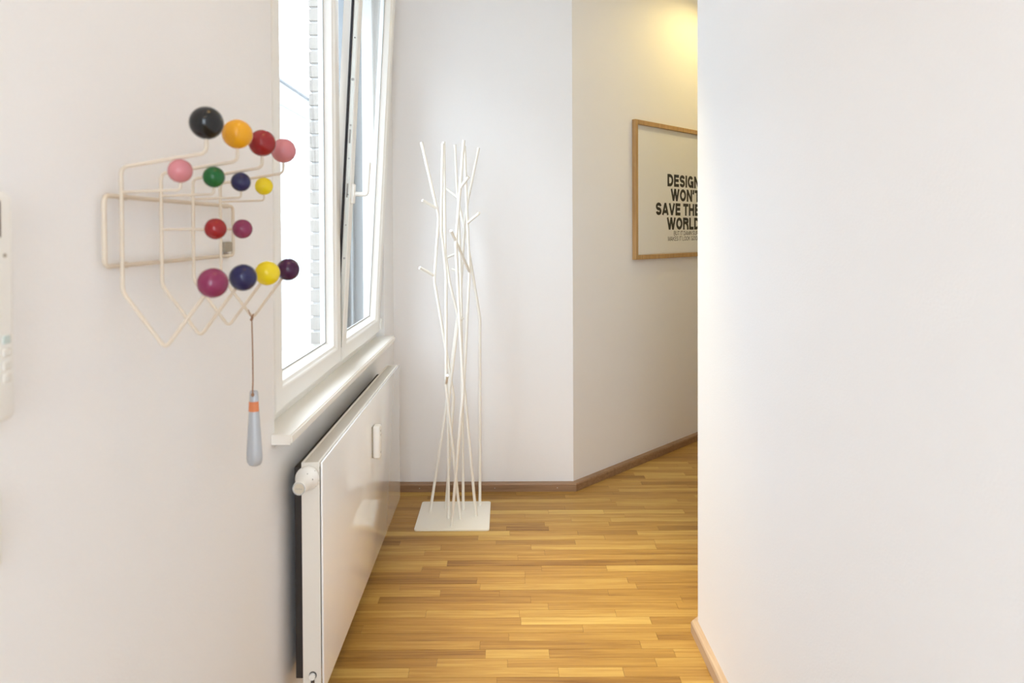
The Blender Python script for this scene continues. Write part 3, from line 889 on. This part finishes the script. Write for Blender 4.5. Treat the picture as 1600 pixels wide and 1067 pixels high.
# lettering drawn stroke by stroke (cap height 1, bold grotesque)
def glyph(ch, t, wd):
    w = {'D': .98, 'E': .86, 'S': .92, 'I': .34, 'G': 1.04, 'N': .98, 'W': 1.36, 'O': 1.06, "'": .34, 'T': .86, 'A': 1.0, 'V': .96,
         'H': .98, 'R': .98, 'L': .80, ' ': .36, 'B': .96, 'U': .96, 'M': 1.16, 'K': .98, '.': .34}[ch] * wd
    b = 0.055
    h = t / 2
    l, r = b + h, w - b - h
    arc = lambda cx, cy, rx, ry, a0, a1, n=14: [(cx + rx * math.cos(math.radians(a0 + (a1 - a0) * k / n)), cy + ry * math.sin(math.radians(a0 + (a1 - a0) * k / n))) for k in range(n + 1)]
    m = (l + r) / 2
    P = []
    if ch == 'D': P = [[(l, 0), (l, 1)], [(l, 1 - h)] + arc(m - .05, .5, r - m + .05, .5 - h, 90, -90) + [(l, h)]]
    if ch == 'E': P = [[(l, 0), (l, 1)], [(l, 1 - h), (w - b, 1 - h)], [(l, h), (w - b, h)], [(l, .52), (w - b - .04, .52)]]
    if ch == 'S':
        q = (0.5 - h) / 2
        P = [arc(m, 1 - h - q, r - m, q, 8, 270, 18) + arc(m, h + q, r - m, q, 90, -172, 18)]
    if ch == 'I': P = [[(w / 2, 0), (w / 2, 1)]]
    if ch == 'G': P = [arc(m, .5, r - m, .5 - h, 38, 345, 26), [(r, 0), (r, .53)], [(m + .02, .45), (w - b, .45)]]
    if ch == 'N': P = [[(l, 0), (l, 1)], [(r, 0), (r, 1)], [(l, .97), (r, .03)]]
    if ch == 'W': P = [[(l - h * .4, 1), (l + (r - l) * .25, 0)], [(l + (r - l) * .25, 0), (m, 1)], [(m, 1), (l + (r - l) * .75, 0)], [(l + (r - l) * .75, 0), (r + h * .4, 1)]]
    if ch == 'O': P = [arc(m, .5, r - m, .5 - h, 0, 360, 32)]
    if ch == "'": P = [[(w / 2, 1), (w / 2, .82), (w / 2 - .07, .64)]]
    if ch == 'T': P = [[(w / 2, 0), (w / 2, 1)], [(b * .5, 1 - h), (w - b * .5, 1 - h)]]
    if ch == 'A': P = [[(l - h * .4, 0), (m, .99)], [(m, .99), (r + h * .4, 0)], [(l + (m - l) * .35, .29), (r - (r - m) * .35, .29)]]
    if ch == 'V': P = [[(l - h * .4, 1), (m, .01)], [(m, .01), (r + h * .4, 1)]]
    if ch == 'H': P = [[(l, 0), (l, 1)], [(r, 0), (r, 1)], [(l, .52), (r, .52)]]
    if ch == 'R': P = [[(l, 0), (l, 1)], [(l, 1 - h)] + arc(r - .24, .725, .24, .275 - h, 90, -90) + [(l, .45 + h)], [(r - .24, .47 + h), (r - .06, .38), (r, .2), (r + .01, 0)]]
    if ch == 'L': P = [[(l, 0), (l, 1)], [(l, h), (w - b, h)]]
    if ch == 'B': P = [[(l, 0), (l, 1)], [(l, 1 - h)] + arc(r - .27, .745, .25, .255 - h, 90, -90) + [(l, .49 + h)], [(l, .49 + h)] + arc(r - .25, .29, .25, .29 - h, 90, -90) + [(l, h)]]
    if ch == 'U': P = [[(l, 1), (l, .35)] + arc(m, .35, r - m, .35 - h, 180, 360) + [(r, 1)]]
    if ch == 'M': P = [[(l, 0), (l, 1)], [(r, 0), (r, 1)], [(l, .97), (m, .05)], [(m, .05), (r, .97)]]
    if ch == 'K': P = [[(l, 0), (l, 1)], [(l, .36), (r, .99)], [(l + (r - l) * .32, .55), (r + .01, .01)]]
    if ch == '.': P = [[(w / 2, 0), (w / 2, t)]]
    return w, P

def lettering(body, m, parent, s_right, z_base, cap, t, wd, d0):
    total = sum(glyph(ch, t, wd)[0] for ch in body)
    x = 0.0
    bm = bmesh.new()
    def close_word(bm):
        if not bm.verts:
            bm.free()
            return
        bmesh.ops.translate(bm, verts=bm.verts[:], vec=(s_right - total * cap, z_base, d0))
        bmesh.ops.transform(bm, matrix=MW, verts=bm.verts[:])
        finish('word', bm, m, parent)
    for ch in body:
        w, P = glyph(ch, t, wd)
        if ch == ' ':
            close_word(bm)
            bm = bmesh.new()
        for pl_ in P:
            n = len(pl_)
            L_, R_ = [], []
            closed = (Vector(pl_[0]) - Vector(pl_[-1])).length < 1e-6
            for i, p_ in enumerate(pl_):
                p_ = Vector(p_)
                a = Vector(pl_[i - 1]) if i else (Vector(pl_[-2]) if closed else None)
                c = Vector(pl_[i + 1]) if i < n - 1 else (Vector(pl_[1]) if closed else None)
                d = ((p_ - a).normalized() if a is not None else Vector((0, 0))) + ((c - p_).normalized() if c is not None else Vector((0, 0)))
                d.normalize()
                nn_ = Vector((-d.y, d.x)) * t / 2
                k = 1.0
                L_.append(p_ + nn_ * k); R_.append(p_ - nn_ * k)
            VL = [bm.verts.new(((x + q.x) * cap, min(1.012, max(-0.012, q.y)) * cap, 0)) for q in L_]
            VR = [bm.verts.new(((x + q.x) * cap, min(1.012, max(-0.012, q.y)) * cap, 0)) for q in R_]
            for i in range(n - 1):
                bm.faces.new((VL[i], VR[i], VR[i + 1], VL[i + 1]))
        x += w
    close_word(bm)

SR = 1.236
for body, zb in (('DESIGN', 1.5965), ("WON'T", 1.510), ('SAVE THE', 1.4225), ('WORLD', 1.336)):
    lettering(body, M_INK, prn, SR, zb, 0.0745, 0.245, 0.985, 0.0099)
for body, zb in (('BUT IT DAMN SURE', 1.3015), ('MAKES IT LOOK GOOD.', 1.2685)):
    lettering(body, M_INK, prn, SR, zb, 0.0262, 0.125, 0.90, 0.0099)
wbox('glass', M_PGLASS, post, S0 + FW - 0.002, S1 - FW + 0.002, Z0 + FW - 0.002, Z1 - FW + 0.002, 0.0125, 0.0145)

# ------------------------------------------------------------------ ceiling lamps (above the frame)
def lamp(x, y, watts, label, cone=150, z=ZC):
    t = thing('ceiling_lamp', label, 'lamp', (x, y, z), 'ceiling spotlights')
    lathe_obj('canopy', M_STEEL, t, [(0, .05), (.012, .05), (.015, .045)], (x, y, z), (0, 0, -1), 28)
    lathe_obj('stem', M_STEEL, t, [(0, .008), (.045, .008)], (x, y, z - 0.014), (0, 0, -1), 14)
    lathe_obj('shade', M_STEEL, t, [(0, .02), (.006, .036), (.05, .046), (.055, .046)], (x, y, z - 0.055), (0, 0, -1), 28)
    lathe_obj('diffuser', M_BULB, t, [(0, .041), (.004, .038), (.007, .02)], (x, y, z - 0.1095), (0, 0, -1), 24)
    ld = bpy.data.lights.new('lamp_light', 'SPOT')
    ld.energy = watts
    ld.color = WARM
    ld.shadow_soft_size = 0.04
    ld.spot_size = math.radians(cone)
    ld.spot_blend = 0.5 if cone > 160 else 1.0
    lo = bpy.data.objects.new('lamp_light', ld)
    COL.objects.link(lo)
    lo.parent = t
    lo.location = (0, 0, -0.120)
M_OPAL = emit_mat('opal_diffuser', (1.0, 0.62, 0.26), 11.0)
def disc_lamp(x, y, label):
    t = thing('ceiling_lamp', label, 'lamp', (x, y, ZC), 'opal ceiling lamps')
    lathe_obj('base_ring', M_STEEL, t, [(0, .150), (.020, .150), (.024, .145), (.024, .138), (.018, .136)], (x, y, ZC), (0, 0, -1), 40)
    lathe_obj('diffuser', M_OPAL, t, [(0, .134), (.012, .130), (.022, .100), (.027, .050), (.028, .010)], (x, y, ZC - 0.018), (0, 0, -1), 40)
    ld = bpy.data.lights.new('lamp_light', 'SPOT')
    ld.energy = LAMP_HALL
    ld.color = WARM
    ld.shadow_soft_size = 0.10
    ld.spot_size = math.radians(150)
    ld.spot_blend = 1.0
    lo = bpy.data.objects.new('lamp_light', ld)
    COL.objects.link(lo)
    lo.parent = t
    lo.location = (0, 0, -0.06)
disc_lamp(-0.06, 0.86, 'round opal ceiling lamp above the coat rack')
disc_lamp(0.02, -1.1, 'round opal ceiling lamp near the hallway rear')
p = wp(1.16, 0.50, 0)
lamp(p.x, p.y, LAMP_PASSAGE, 'small steel ceiling spotlight beside the framed poster', 178)
lamp(0.31, 2.32, LAMP_CORNER, 'small steel ceiling spotlight over the bend of the hallway', 42)
